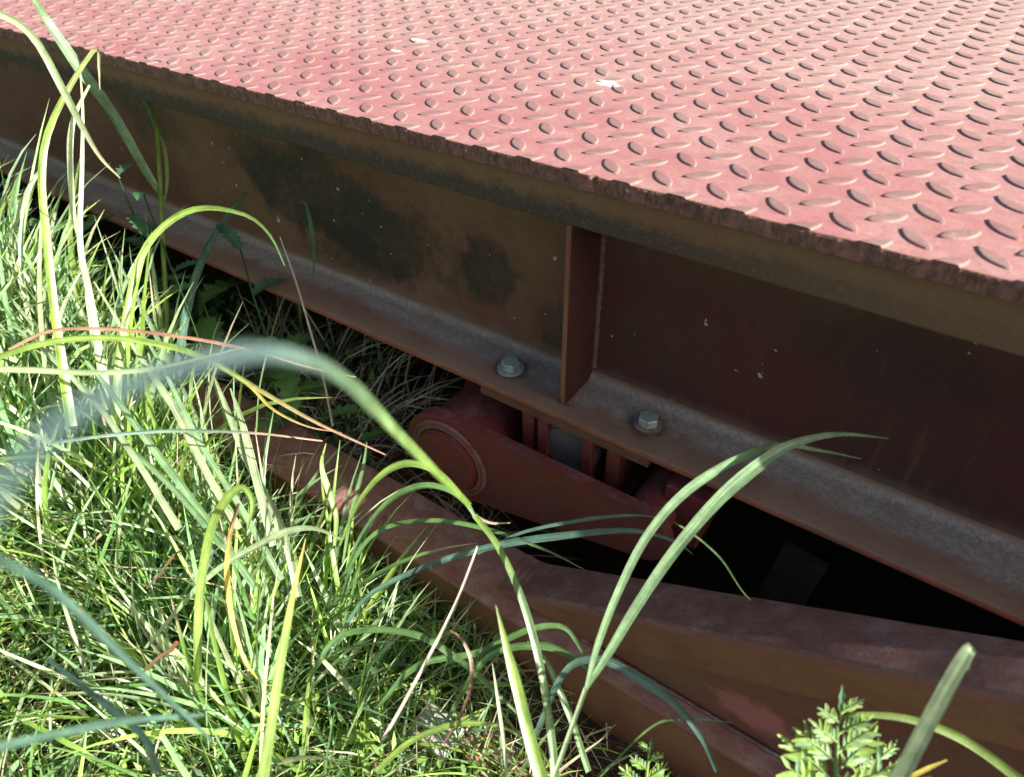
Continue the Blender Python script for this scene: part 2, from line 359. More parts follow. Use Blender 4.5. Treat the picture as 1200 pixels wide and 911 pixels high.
# raised tread lugs
def lug_shape(sign, cut=None):
    """one raised lens, long axis at 45 degrees; cut = keep only y > cut"""
    L = .0235; W = .0098; H = .0018; n = 9
    bm = bmesh.new(); rings = []
    def outline(l, w):
        R = (l * l + w * w) / (2 * w); pts = []
        for sgn in (1, -1):
            for i in range(n):
                t = -l + 2 * l * i / n
                y = math.sqrt(max(0, R * R - t * t)) - (R - w)
                pts.append((t * sgn, y * sgn))
        return pts
    for l, w, z in ((L, W, -.0006), (L * .985, W * .96, .0002), (L * .945, W * .83, H * .72), (L * .915, W * .74, H * .96), (L * .86, W * .62, H * 1.02), (L * .5, W * .3, H * 1.04)):
        ring = []
        for (a, b) in outline(l, w):
            c = math.cos(sign * math.pi / 4); s_ = math.sin(sign * math.pi / 4)
            ring.append(bm.verts.new((a * c - b * s_, a * s_ + b * c, z)))
        rings.append(ring)
    m = len(rings[0])
    for r0, r1 in zip(rings, rings[1:]):
        for i in range(m): bm.faces.new((r0[i], r0[(i + 1) % m], r1[(i + 1) % m], r1[i]))
    bm.faces.new(rings[-1]); bm.faces.new(rings[0][::-1])
    if cut is not None:
        g = bm.verts[:] + bm.edges[:] + bm.faces[:]
        r = bmesh.ops.bisect_plane(bm, geom=g, plane_co=(0, cut, 0), plane_no=(0, -1, 0), clear_outer=True)
        ed = [e for e in r['geom_cut'] if isinstance(e, bmesh.types.BMEdge)]
        if ed:
            f = bmesh.ops.edgeloop_fill(bm, edges=ed)['faces']
            for q in f: q.material_index = 1
            bmesh.ops.split(bm, geom=f)
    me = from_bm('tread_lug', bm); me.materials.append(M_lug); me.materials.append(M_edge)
    me.polygons.foreach_set('use_smooth', [True] * len(me.polygons)); return me
LUG = {-1: lug_shape(-1), 1: lug_shape(1)}
HALF = lug_shape(1, YE + .0012 + S / 2)
spots = []
for m in range(-60, 36):
    for n_ in range(0, 34):
        spots.append((m * S, n_ * S, -1, LUG[-1]))
        if n_ > 0: spots.append(((m + .5) * S, (n_ - .5) * S, 1, LUG[1]))
        else: spots.append(((m + .5) * S, -.5 * S, 1, HALF))
spots = [q for q in spots if not (.86 < q[0] < 1.02 and -.02 < q[1] < .08)]
def scr(p):
    q = p - CAM; d = q.dot(FWD)
    return (600 + FPX * q.dot(RIGHT) / d, 455.5 + FPX * q.dot(DOWN) / d, d)
near = []; rest = []
for s_ in spots:
    u, v, d = scr(Vector((s_[0], s_[1], .6)))
    ok = d > .1 and -8 < u < 1208 and -8 < v < 905
    (near if ok else rest).append((d, s_))
near.sort(key=lambda q: q[0])
for d, (x, y, sg, me) in near[:300]:
    o = bpy.data.objects.new('tread_lug', me); COL.objects.link(o); o.parent = deck
    o.matrix_parent_inverse = Matrix.Identity(4); o.location = (x, y, .6)
rest += near[300:]
vs = []; fs = []
cache = {id(me): ([tuple(v.co) for v in me.vertices], [tuple(p.vertices) for p in me.polygons]) for me in (LUG[-1], LUG[1], HALF)}
for d, (x, y, sg, me) in rest:
    if x < -3.2 or y > 2.2 or x > 1.8: continue
    vv, ff = cache[id(me)]; b = len(vs)
    vs += [(a + x, c + y, e + .6) for a, c, e in vv]; fs += [tuple(i + b for i in f) for f in ff]
o = link('tread_lugs', mesh('tread_lugs', vs, fs), M_lug, deck, True)
tag(o, kind='stuff')

lx = list(np.arange(-4.9, 2.5, .1))
extrude_x('skirt', [(-.030, .5818), (-.031, .532), (-.0295, .530), (-.020, .530), (-.020, .5818)], list(np.arange(-4.9, 2.5, .02)), M_skirt, plat, wob=.0008)
bm = bmesh.new()
for lo, hi in (((-4.9, -.0195, .566), (SX0, .15, .5815)), ((SX1, -.0195, .566), (2.45, .15, .5815)), ((SX0, SY1, .566), (SX1, .15, .5815)), ((SX0, -.0195, .566), (SX1, SY0, .5815))):
    m_ = from_bm('piece', box_bm(lo, hi)); bm.from_mesh(m_); bpy.data.meshes.remove(m_)
link('top_flange', from_bm('top_flange', bm), M_skirt, plat)
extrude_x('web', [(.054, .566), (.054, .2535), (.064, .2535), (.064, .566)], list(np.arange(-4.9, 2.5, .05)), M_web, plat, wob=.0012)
prof = [(.054, .2533)]
for k in range(1, 7):
    a = k / 6 * math.pi / 2; prof.append((.054 - .016 + .016 * math.cos(a), .239 + .016 - .016 * math.sin(a) - .0017 * (1 - k / 6)))
prof += [(.02, .2392), (0, .2388), (-.025, .2384), (-.0455, .2378), (-.0485, .2368), (-.0498, .2345), (-.05, .2300), (-.0490, .2276), (-.046, .227), (.158, .227), (.158, .239), (.064, .2405), (.064, .2533)]
extrude_x('bottom_flange', prof, list(np.arange(-4.9, 2.5, .02)), M_flange, plat, True, wob=.0009)
# stiffener plate with a clipped foot
sp = [(-.0300, .5298), (-.0300, .262), (-.0270, .2395), (.030, .2395), (.0385, .2400), (.0535, .256), (.0535, .5298)]
bm = bmesh.new()
a = [bm.verts.new((.0905, y, z)) for y, z in sp]; b = [bm.verts.new((.0985, y, z)) for y, z in sp]
bm.faces.new(a); bm.faces.new(b[::-1])
for i in range(len(sp)): bm.faces.new((a[i], b[i], b[(i + 1) % len(sp)], a[(i + 1) % len(sp)]))
bmesh.ops.bevel(bm, geom=bm.edges[:], offset=.0008, segments=2, affect='EDGES')
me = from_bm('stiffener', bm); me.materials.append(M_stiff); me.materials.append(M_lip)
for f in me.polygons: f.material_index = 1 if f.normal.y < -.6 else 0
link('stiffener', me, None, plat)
def bead(name, p0, p1, r, par):
    n = int((p1 - p0).length / .004) + 2; pts = []; rd = []
    for i in range(n):
        q = p0.lerp(p1, i / (n - 1)); w = noise.noise_vector(q * 90) * .0012
        pts.append(q + w); rd.append(r * (1 + .35 * math.sin(i * 1.9) * .5 + .25 * noise.noise(q * 140)))
    link(name, tube_mesh(name, pts, rd, 7), M_weld, par, True)
bead('weld_bead', Vector((.0995, .0525, .262)), Vector((.0995, .0525, .528)), .0046, plat)
bead('weld_bead', Vector((.0895, .0525, .262)), Vector((.0895, .0525, .528)), .0030, plat)
bead('weld_bead', Vector((.0998, -.027, .2405)), Vector((.0998, .036, .2415)), .0030, plat)
bead('weld_bead', Vector((-4.6, -.0285, .5807)), Vector((2.3, -.0285, .5807)), .0024, plat)
M_mount = steel_mat('dark_rust', (.17, .072, .045), (.12, .05, .034), (.24, .15, .11), .4, .75, 14)
tag(box('mounting_plate', (-.043, -.0492, .2125), (.247, .12, .2268), M_mount, plat, .0012), 'brown rusty plate bolted under the girder flange')
# bolts
def bolt(x, y, rot, rusty):
    bm = bmesh.new(); R = .0150
    zs = [(R * 1.0, .2425), (R * 1.0, .2530), (R * .93, .2546), (R * .80, .2549)]
    rings = []
    for j, (r, z) in enumerate(zs):
        ring = []
        for k in range(6): ring.append(bm.verts.new((x + r * math.cos(rot + k * math.pi / 3), y + r * math.sin(rot + k * math.pi / 3), z)))
        rings.append(ring)
    for r0, r1 in zip(rings, rings[1:]):
        for k in range(6): bm.faces.new((r0[k], r0[(k + 1) % 6], r1[(k + 1) % 6], r1[k]))
    bm.faces.new(rings[-1]); bm.faces.new(rings[0][::-1])
    bmesh.ops.bevel(bm, geom=[e for e in bm.edges if abs(e.verts[0].co.z - e.verts[1].co.z) > .005], offset=.0008, segments=2, affect='EDGES')
    o = link('bolt', from_bm('bolt', bm), M_zinc, plat)
    bm = bmesh.new(); bmesh.ops.create_cone(bm, cap_ends=True, segments=40, radius1=.0215, radius2=.0215, depth=.004)
    bmesh.ops.translate(bm, verts=bm.verts, vec=(x, y, .2407))
    bmesh.ops.bevel(bm, geom=[e for e in bm.edges if e.calc_face_angle(0) > 1], offset=.0008, segments=2, affect='EDGES')
    link('washer', from_bm('washer', bm), M_weld if rusty else M_zinc, o)
    return o
tag(bolt(-.0195, .000, .35, False), 'zinc hex bolt with clean washer')
tag(bolt(.2175, .004, .85, True), 'zinc hex bolt with dust-caked washer')

# ------------------------------------------------------------------ load cell link under the girder
lk_ = empty('load_cell_hanger', (.13, -.03, -.3), 'dark red suspension link with round pin boss under the girder', 'weighbridge link')
def stadium(name, x0, x1, z, r, y0, y1, mat, par, bev=.0022, r2=.048):
    pts = []; N = 20
    for k in range(N + 1):
        a = math.pi / 2 + math.pi * k / N; pts.append((x0 + r * math.cos(a), z + r * math.sin(a)))
    for k in range(N + 1):
        a = -math.pi / 2 + math.pi * k / N; pts.append((x1 + r2 * math.cos(a), z + r - r2 + r2 * math.sin(a)))
    bm = bmesh.new(); A = [bm.verts.new((x, y0, zz)) for x, zz in pts]; B = [bm.verts.new((x, y1, zz)) for x, zz in pts]
    bm.faces.new(A); bm.faces.new(B[::-1]); n = len(pts)
    for i in range(n): bm.faces.new((A[i], B[i], B[(i + 1) % n], A[(i + 1) % n]))
    bmesh.ops.bevel(bm, geom=[e for e in bm.edges if e.calc_face_angle(0) > 1], offset=bev, segments=2, affect='EDGES')
    return link(name, from_bm(name, bm), mat, par)
BX, BZ = -.076, .092
stadium('link_plate', BX, .265, BZ, .09, -.100, -.082, M_link, lk_)
stadium('link_plate', BX, .265, BZ, .09, .055, .073, M_link, lk_)
bs = disc_y('boss', BX, BZ, -.112, -.0995, .060, M_link, lk_)
def torus_y(name, cx, cz, y, R, r, par):
    pts = [Vector((cx + R * math.cos(a), y, cz + R * math.sin(a))) for a in [i / 72 * 2 * math.pi for i in range(73)]]
    rd = [r * (1 + .3 * noise.noise(p * 120)) for p in pts]
    link(name, tube_mesh(name, pts, rd, 8, False), M_weld2, par, True)
M_weld2 = steel_mat('painted_weld', (.17, .055, .052), (.21, .085, .08), (.32, .2, .19), .5, .6, 50)
torus_y('weld_ring', BX, BZ, -.1015, .0655, .0050, lk_); torus_y('weld_ring', BX, BZ, -.1020, .0735, .0042, lk_)
disc_y('pin', BX, BZ, -.0815, .0545, .074, M_link, lk_, 48, .003)
disc_y('pin', .265, BZ + .042, -.0815, .0545, .034, M_link, lk_, 48, .003)
for (x0, x1, y0) in ((.026, .048, -.035), (.058, .076, -.040), (.136, .154, -.040), (.176, .197, -.035)):
    box('hanger_plate', (x0, y0, .10), (x1, .05, .2122), M_hang, lk_, .002)
disc_y('roller', .112, .158, -.034, .04, .046, M_roll, lk_, 40, .004)
tag(box('spacer_block', (.275, -.045, .09), (.335, .05, .192), M_link, lk_, .003), 'dark purple red block')
box('saddle', (.02, -.02, .082), (.21, .04, .0995), M_link, lk_, .002)

# ------------------------------------------------------------------ base beam with a rising haunch
bb = empty('base_beam', (0, -.19, -.212), 'rusty maroon base beam in the grass with a rising haunch', 'steel beam')
YF, YB = -.2425, -.131
bxs = list(np.arange(-2.6, 1.3, .03))
extrude_x('top_flange', [(YB, -.001), (YB - .002, .000), (YF + .006, -.0005), (YF + .0015, -.0025), (YF, -.006), (YF + .001, -.012), (YF + .004, -.014), (YB, -.014)], bxs, M_base, bb, True, wob=.0012)
extrude_x('web', [(YF + .007, -.0142), (YF + .007, -.20), (YF + .015, -.20), (YF + .015, -.0142)], bxs, M_lip, bb, wob=.001)
extrude_x('bottom_flange', [(YB, -.20), (YF, -.20), (YF, -.212), (YB, -.212)], bxs, M_base, bb)
# haunch: sloping top strip, downturned lip, recessed web
HF = -.2135; HB = -.1315
def hz(x): return .0004 + .545 * (x - .098)
def hzb(x): return .0004 + .541 * (x - .1315)
def strip(name, prof_fn, xs_, mat, smooth=False):
    vs = []; fs = []; n = None
    for x in xs_:
        p = prof_fn(x); n = len(p); vs += [(x + q[0], q[1], q[2]) for q in p]
    for i in range(len(xs_) - 1):
        for k in range(n): fs.append((i * n + k, i * n + (k + 1) % n, (i + 1) * n + (k + 1) % n, (i + 1) * n + k))
    fs.append(tuple(range(n - 1, -1, -1))); fs.append(tuple(range((len(xs_) - 1) * n, len(xs_) * n)))
    bm = bmesh.new(); m_ = mesh(name, vs, fs); bm.from_mesh(m_); bpy.data.meshes.remove(m_)
    return link(name, from_bm(name, bm), mat, bb, smooth)
hxs = list(np.arange(.100, .86, .012))
def top_prof(x):
    w = .0012 * noise.noise(Vector((x * 14, 2, 0))); z = hz(x) + w; zb = max(hzb(x) + w, .0006); lo = max(z - .012, .0005)
    return [(0, HB, zb), (0, HF + .006, z - .0002), (0, HF + .0015, max(z - .0012, lo)), (0, HF, max(z - .005, lo)), (0, HF, lo), (0, HB, max(zb - .012, .0004))]
strip('haunch_flange', top_prof, hxs, M_base)
def lip_prof(x):
    z = max(hz(x) - .0121, .0006); lo = max(z - .071, .0003)
    return [(0, HF + .0006, z), (0, HF + .0002, lo + .3 * (z - lo)), (0, HF + .003, lo), (0, HF + .012, lo), (0, HF + .012, z)]
strip('haunch_lip', lip_prof, hxs, M_lip)
def web_prof(x):
    z = max(hz(x) - .083, .0004)
    return [(0, HF + .0075, z), (0, HF + .0075, .0002), (0, HF + .0115, .0002), (0, HF + .0115, z)]
strip('haunch_web', web_prof, list(np.arange(.25, .86, .02)), M_bweb)
bead('weld_bead', Vector((.25, HF + .003, .0015)), Vector((.84, HF + .003, .0015)), .0028, bb)

# dark upright in the pit
cb = empty('pit_bracket', (.45, .10, -.34), 'dark steel bracket standing in the black gap behind the haunch', 'bracket')
bm = box_bm((.40, .09, -.34), (.47, .11, .02), .002); bmesh.ops.rotate(bm, verts=bm.verts, cent=(.43, .1, -.3), matrix=Matrix.Rotation(.10, 3, 'Y'))
link('upright', from_bm('upright', bm), M_pit, cb)
box('foot', (.37, .06, -.345), (.50, .14, -.335), M_pit, cb)

# ------------------------------------------------------------------ plants: blades as bent, folded ribbons
def set_tint(me, cols):
    a = me.color_attributes.new('tint', 'FLOAT_COLOR', 'POINT')
    a.data.foreach_set('color', np.c_[cols, np.ones(len(cols))].astype(np.float32).ravel())
def catmull(P, n):
    """P: k x m rows, resampled to n rows"""
    P = np.asarray(P, float); k = len(P)
    if k == 2: return np.array([P[0] + (P[1] - P[0]) * t for t in np.linspace(0, 1, n)])
    Q = np.vstack([2 * P[0] - P[1], P, 2 * P[-1] - P[-2]]); out = []
    for t in np.linspace(0, k - 1, n):
        i = min(int(t), k - 2); f = t - i; p0, p1, p2, p3 = Q[i:i + 4]
        out.append(.5 * (2 * p1 + (p2 - p0) * f + (2 * p0 - 5 * p1 + 4 * p2 - p3) * f * f + (3 * p1 - p0 - 3 * p2 + p3) * f ** 3))
    return np.array(out)
GREEN = {'green': (.115, .225, .07), 'lime': (.23, .36, .075), 'blue': (.10, .19, .14), 'pale': (.34, .44, .24), 'glauc': (.21, .35, .17), 'steel': (.13, .22, .22), 'sage': (.27, .40, .13), 'straw': (.50, .44, .29), 'yellow': (.48, .40, .07),
         'red': (.25, .075, .05), 'dark': (.06, .145, .065), 'brown': (.20, .12, .07), 'bone': (.58, .52, .43), 'pink': (.47, .26, .17)}
def ribbon(name, pts, wid, cols, twist=0.0, fold=.25, parent=None, mat=None):
    """pts n x 3, wid n, cols n x 3; the ribbon's face turns a little from the camera by twist"""
    n = len(pts); vs = []; fs = []; cc = []
    for i in range(n):
        p = Vector(pts[i]); t = (Vector(pts[min(i + 1, n - 1)]) - Vector(pts[max(i - 1, 0)])).normalized()
        view = (p - CAM).normalized(); s_ = t.cross(view)
        if s_.length < 1e-3: s_ = t.cross(Vector((0, 0, 1)))
        s_.normalize(); nn = t.cross(s_).normalized()
        a = twist if not callable(twist) else twist(i / (n - 1))
        side = s_ * math.cos(a) + nn * math.sin(a); nrm = t.cross(side)
        w = wid[i] / 2
        for q, lift in ((-1, 0), (-.45, -.7), (0, -1), (.45, -.7), (1, 0)):
            vs.append(tuple(p + side * (w * q) + nrm * (w * fold * lift)))
            cc.append(np.array(cols[i]) * (1.22 if q == 0 else (1.0 if abs(q) < .9 else .9)))
    for i in range(n - 1):
        for k in range(4): fs.append((i * 5 + k, i * 5 + k + 1, (i + 1) * 5 + k + 1, (i + 1) * 5 + k))
    me = mesh(name, vs, fs); set_tint(me, np.array(cc))
    L = np.r_[0, np.cumsum(np.linalg.norm(np.diff(np.asarray(pts), axis=0), axis=1))]; sd = random.uniform(0, 50)
    ac = np.zeros((n, 5, 3)); ac[:, :, 0] = np.array([-1, -.45, 0, .45, 1]) * 5.5 + sd; ac[:, :, 1] = L[:, None] * 14
    at_ = me.attributes.new('across', 'FLOAT_VECTOR', 'POINT'); at_.data.foreach_set('vector', ac.astype(np.float32).ravel())
    return link(name, me, mat or M_grass, parent, True)
GROUP = 'long grass blades in the foreground'
def hero(label, path, d0, d1, w0, w1, col, name='long_grass', twist=.3, tipcol=None, n=26, group=GROUP, parent=None, cat='grass', wmid=None, ctrl=None, fold=.25):
    """path: photo positions from root to tip; d0/d1 distance there; w: width in photo pixels (root, middle, tip)"""
    k = len(path); ds = np.linspace(d0, d1, k) if ctrl is None else np.array(ctrl)
    P3 = [tuple(at(u, v, d)) for (u, v), d in zip(path, ds)]
    pts = catmull(P3, n); dd = np.interp(np.linspace(0, 1, n), np.linspace(0, 1, k), ds)
    t = np.linspace(0, 1, n); wm = wmid if wmid is not None else max(w0, w1)
    wpx = np.interp(t, [0, .15, .55, .9, 1], [w0, (w0 + wm) / 2, wm, w1 + .25 * (wm - w1), w1])
    c0 = np.array(GREEN[col]); c1 = np.array(GREEN[tipcol]) if tipcol else c0
    f = np.clip((t - .6) / .35, 0, 1)[:, None] if tipcol else np.zeros((n, 1))
    o = ribbon(name, pts, wpx * .86 * dd / FPX, c0 * (1 - f) + c1 * f, twist, fold, parent)
    if parent is None: tag(o, label, cat, group, 'thing')
    return o
H = hero
H('wide blurred blue-green blade arching across the left half, nearest the lens', [(-60, 720), (-25, 620), (25, 545), (100, 478), (215, 430), (330, 415), (410, 450), (480, 522), (552, 594)], .20, .62, 50, 9, 'steel', wmid=38, twist=-.75, ctrl=[.085, .088, .092, .105, .135, .195, .29, .44, .60], n=40, tipcol='lime')  # bluish colour stands in for skylight on its shaded near part
H('blurred blue-green blade sloping down from the left edge below the big blurred blade', [(-40, 640), (10, 662), (60, 690), (120, 745), (180, 803), (250, 870)], .30, .50, 22, 6, 'blue', wmid=17, twist=-.8)
H('blurred thin blue blade crossing the lower left corner', [(-20, 880), (60, 862), (150, 845), (240, 838)], .35, .5, 12, 4, 'blue')
H('soft teal blade curving through the bottom left grass, right of the blurred ones', [(185, 905), (165, 860), (110, 815), (55, 772)], .45, .6, 10, 5, 'blue')
H('white sunlit blade bending in over the top left corner of the deck edge', [(-45, 18), (0, 17), (40, 45), (75, 108), (97, 150), (118, 185), (141, 209)], .70, .85, 11, 1.5, 'pale', wmid=10, tipcol='straw')
H('broad yellow-green upright blade with folded tip near the left edge', [(84, 500), (72, 420), (62, 350), (55, 280), (49, 215), (55, 160), (80, 105), (112, 57), (116, 80), (117, 105)], .95, .95, 15, 1.2, 'lime', wmid=10, tipcol='straw', twist=.5)
H('pale upright blade standing beside the broad yellow-green one', [(128, 480), (114, 400), (104, 340), (94, 285), (96, 200), (97, 130), (94, 84)], 1.0, 1.0, 15, 1.5, 'pale', wmid=7, tipcol='straw')
H('thin sunlit ribbon blade hanging between the two upright pale blades', [(108, 420), (97, 300), (86, 250), (82, 180), (85, 145), (92, 125), (105, 100)], 1.02, 1.02, 3, 3, 'pale', wmid=8)
tall = empty('seeding_grass', tuple(at(194, 420, 1.34)), 'tall dark grass stem with a green seed head at the upper left', 'grass', GROUP)
H('', [(196, 430), (194, 350), (191, 290), (188, 225), (184, 160), (180, 130)], 1.34, 1.36, 6, 4, 'lime', name='stem', parent=tall, fold=.6)
H('', [(190, 232), (165, 190), (130, 130), (90, 75), (58, 28), (40, 0)], 1.36, 1.22, 6, 8, 'glauc', name='leaf', parent=tall, wmid=17, twist=.4)
H('', [(182, 150), (172, 125), (158, 106), (140, 91), (118, 91)], 1.36, 1.34, 5, 1, 'glauc', name='leaf', parent=tall)
H('', [(183, 150), (193, 175), (196, 210), (192, 245)], 1.36, 1.36, 2, 1.5, 'lime', name='leaf', parent=tall, wmid=5)
for k in range(9):
    a = random.uniform(-.5, .5); x0 = 180 - k * 1.4; y0 = 132 - k * 4.5
    H('', [(x0, y0), (x0 - 3 + 7 * a, y0 - 10), (x0 - 6 + 12 * a, y0 - 20)], 1.36, 1.36, 3, 1, 'lime', name='seed_spike', parent=tall, n=6, wmid=4)
H('yellow-green blade arching right in front of the web, pale at the crest', [(135, 500), (140, 420), (150, 360), (162, 310), (182, 275), (215, 250), (250, 244), (292, 254), (318, 278), (334, 312)], 1.0, 1.05, 12, 1.5, 'lime', wmid=9, tipcol='green')
H('dark teal blade leaning right across the bottom flange at the left', [(205, 480), (211, 415), (219, 365), (233, 315), (255, 270), (285, 230), (308, 212)], 1.18, 1.40, 14, 1, 'blue', wmid=10)
H('short green blade hooked down in front of the dark web stain', [(330, 202), (345, 213), (358, 240), (366, 275), (368, 305), (367, 330)], 1.28, 1.25, 2, 1, 'green', wmid=6)
H('dry grey stalk leaning in front of the bottom flange', [(390, 500), (378, 440), (360, 375), (345, 325), (328, 278)], 1.25, 1.15, 3, 1.5, 'bone')
H('thin bent wisp beside the dry grey stalk', [(300, 510), (305, 450), (322, 380), (340, 330)], 1.1, 1.2, 2, 1, 'green')
H('long yellow blade with a pink tip reaching right under the blurred blade', [(-30, 430), (40, 405), (110, 396), (180, 402), (240, 420), (300, 455), (370, 495), (452, 533)], .72, .85, 8, 2, 'lime', wmid=9, tipcol='pink')
H('thin pinkish blade crossing above the long yellow one', [(10, 410), (60, 388), (130, 386), (220, 396), (300, 412), (360, 430), (417, 442)], .85, .95, 4, 2, 'pink', wmid=5, tipcol='straw')
H('dry orange blade lying close under the pinkish one', [(150, 395), (190, 405), (240, 418), (290, 450), (320, 480), (360, 500), (400, 507)], .9, .95, 5, 1, 'yellow', tipcol='pink')
H('white glaring horizontal blade across the left grass', [(-20, 432), (40, 434), (110, 437), (180, 432), (240, 418), (285, 407)], .65, .75, 10, 1, 'pale', wmid=7)
H('slim horizontal blade pointing right at the shaded beam, brown at its tip', [(60, 520), (130, 510), (210, 505), (300, 508), (378, 517)], .75, .9, 5, 2, 'blue', tipcol='pink')
vp = empty('forked_grass', tuple(at(640, 930, .72)), 'forked grass plant with two long blades arching before the haunch', 'grass', GROUP)
H('', [(640, 935), (655, 895), (671, 850), (687, 806)], .72, .72, 7, 7, 'pale', name='stem', parent=vp, fold=.6)
H('', [(686, 808), (712, 768), (748, 708), (795, 640), (850, 578), (905, 534), (940, 517), (985, 509), (1042, 514)], .72, .76, 6, 1, 'glauc', name='leaf', parent=vp, wmid=19, twist=.25, n=36)
H('', [(688, 804), (700, 758), (722, 700), (756, 632), (800, 580), (855, 543), (912, 522), (960, 528), (1010, 538)], .715, .78, 6, 1, 'glauc', name='leaf', parent=vp, wmid=14, twist=.3, n=36)
H('', [(790, 612), (815, 628), (845, 655), (868, 690), (880, 704)], .75, .78, 2, .8, 'green', name='leaf', parent=vp, wmid=3)
mp = empty('forked_grass', tuple(at(655, 925, .78)), 'grass stem rising to the link boss with two blades arching left', 'grass', GROUP)
H('', [(652, 930), (648, 880), (637, 800), (622, 735), (603, 680), (580, 635), (556, 604)], .78, .85, 13, 8, 'green', name='stem', parent=mp, wmid=11, tipcol='lime')
H('', [(560, 612), (545, 588), (520, 572), (490, 570), (455, 588), (425, 625), (405, 670)], .85, .85, 4, 3, 'green', name='leaf', parent=mp, wmid=9)
H('', [(556, 604), (535, 575), (510, 552), (478, 543), (448, 556), (420, 590), (398, 640)], .86, .86, 4, 3, 'lime', name='leaf', parent=mp, wmid=11)
H('', [(556, 604), (575, 613), (598, 613)], .85, .86, 4, 1, 'straw', name='leaf', parent=mp, n=8)
H('teal blade arching low over the haunch bend towards the right', [(385, 770), (430, 700), (505, 662), (580, 640), (660, 628), (740, 622), (790, 634), (812, 650)], .90, .88, 3, 1, 'blue', wmid=11)
H('slender teal blade just above the low arching one', [(560, 650), (610, 625), (680, 610), (740, 604), (775, 607)], .9, .9, 2, 1, 'blue', wmid=6)
H('drooping thin blade crossing below the link in the shade', [(400, 680), (440, 625), (500, 610), (570, 620), (640, 645), (685, 668)], .95, .92, 5, 1, 'green', wmid=7)
H('upright green blade with a fine tip rising from the bottom centre', [(640, 930), (622, 870), (606, 805), (592, 752), (581, 709)], .66, .70, 20, 1, 'lime', wmid=15, twist=.1)
H('thin pale upright blade left of the bottom centre', [(596, 920), (589, 860), (582, 810), (577, 778)], .75, .78, 5, 1, 'pale')
H('bleached dry stalk leaning left of centre before the base beam', [(448, 868), (470, 830), (505, 765), (535, 705), (560, 640)], .82, .85, 5, 3, 'bone', name='dry_grass')
H('curled brown dead blade hooked beside the bleached stalk', [(520, 872), (540, 838), (551, 808), (552, 775), (540, 748), (525, 738)], .82, .84, 3, 2, 'brown', wmid=6, name='dry_grass')
H('blunt lit blade with folded tip at the lower right', [(1042, 935), (1068, 885), (1098, 828), (1122, 784), (1137, 760), (1135, 772), (1134, 786)], .50, .52, 22, 2, 'pale', wmid=19, twist=.05, fold=.05)
H('yellow-green blade arching right behind the blunt blade', [(985, 842), (1010, 838), (1060, 842), (1110, 858), (1150, 880), (1200, 918)], .62, .6, 2, 14, 'lime', wmid=12)
H('small dry blade tip at the bottom right edge', [(1060, 915), (1085, 902), (1110, 891)], .6, .6, 6, 2, 'yellow', n=8)
H('broad sunlit blade curving up in the middle of the left grass', [(232, 800), (232, 740), (236, 680), (248, 618), (268, 582), (285, 572), (296, 590), (290, 620)], .80, .78, 10, 3, 'lime', wmid=13)
H('half withered blade hanging beside the broad sunlit one, brown and yellow', [(302, 796), (285, 770), (271, 720), (266, 670), (270, 625), (280, 590)], .80, .80, 2, 4, 'yellow', wmid=8, tipcol='brown')
H('upright blade with a yellow pointed tip below the base beam', [(306, 925), (318, 850), (330, 770), (345, 690), (358, 632)], .70, .74, 18, 1, 'lime', wmid=12, tipcol='yellow')
H('long pale blade sweeping from the lower left grass towards the beam', [(170, 760), (240, 680), (300, 640), (340, 622), (370, 620), (400, 632)], .85, .85, 4, 2, 'pale', wmid=10)
H('short twisted blade standing before the sunlit beam corner', [(392, 640), (394, 605), (385, 575), (377, 545), (382, 520)], .9, .9, 4, 1, 'lime', wmid=9)
H('fine upright blade beside the short twisted one', [(402, 660), (412, 600), (425, 550), (430, 518)], .9, .9, 3, 1, 'green', wmid=6)
H('broad teal leaf bending over in the shade near the bottom centre', [(440, 830), (490, 780), (560, 765), (620, 738), (660, 735), (680, 760), (692, 790)], .85, .85, 8, 2, 'green', wmid=9)
H('striped lit blade sagging right below the base beam', [(520, 850), (570, 772), (630, 757), (670, 770), (700, 795)], .85, .83, 5, 3, 'green', wmid=11)
H('teal blade drooping towards the mugwort at the lower right', [(620, 880), (660, 790), (700, 773), (740, 790), (790, 825), (822, 865), (840, 905)], .82, .78, 6, 5, 'blue', wmid=13)
H('thin green blade crossing the lower haunch web', [(690, 925), (760, 855), (800, 843), (860, 847)], .8, .8, 2, 1, 'green', wmid=4)
H('pale blade leaning left beneath the arching stem', [(690, 905), (668, 840), (640, 775), (618, 752)], .85, .86, 9, 2, 'green', wmid=9)
H('wide green blade lying towards lower right under the bleached stalk', [(360, 800), (400, 745), (480, 742), (540, 775), (590, 820), (620, 850)], .85, .85, 6, 2, 'green', wmid=10)
H('lit arched blade near the pale stone', [(440, 905), (480, 870), (530, 850), (580, 850), (620, 868)], .8, .8, 8, 1, 'lime', wmid=8)
H('red dock leaf tip in the sunlit left grass', [(165, 790), (185, 772), (200, 762), (208, 752)], .78, .78, 4, 6, 'brown', wmid=6, tipcol='red', n=12)
H('small brown withered blade above the red leaf tip', [(172, 690), (190, 670), (205, 650), (222, 642)], .82, .82, 2, 1, 'brown', wmid=4, n=12)
WHITE = [((300, 690), (250, 620), (190, 540), (130, 460), (80, 395)), ((330, 680), (285, 600), (235, 520), (190, 430), (160, 380)), ((260, 640), (200, 570), (120, 500), (60, 460)), ((350, 700), (330, 620), (290, 540), (262, 470), (250, 440)),
         ((210, 620), (160, 540), (110, 470), (40, 400), (10, 380)), ((280, 620), (240, 550), (205, 480), (165, 420), (110, 330)), ((320, 640), (300, 560), (285, 500), (270, 455))]
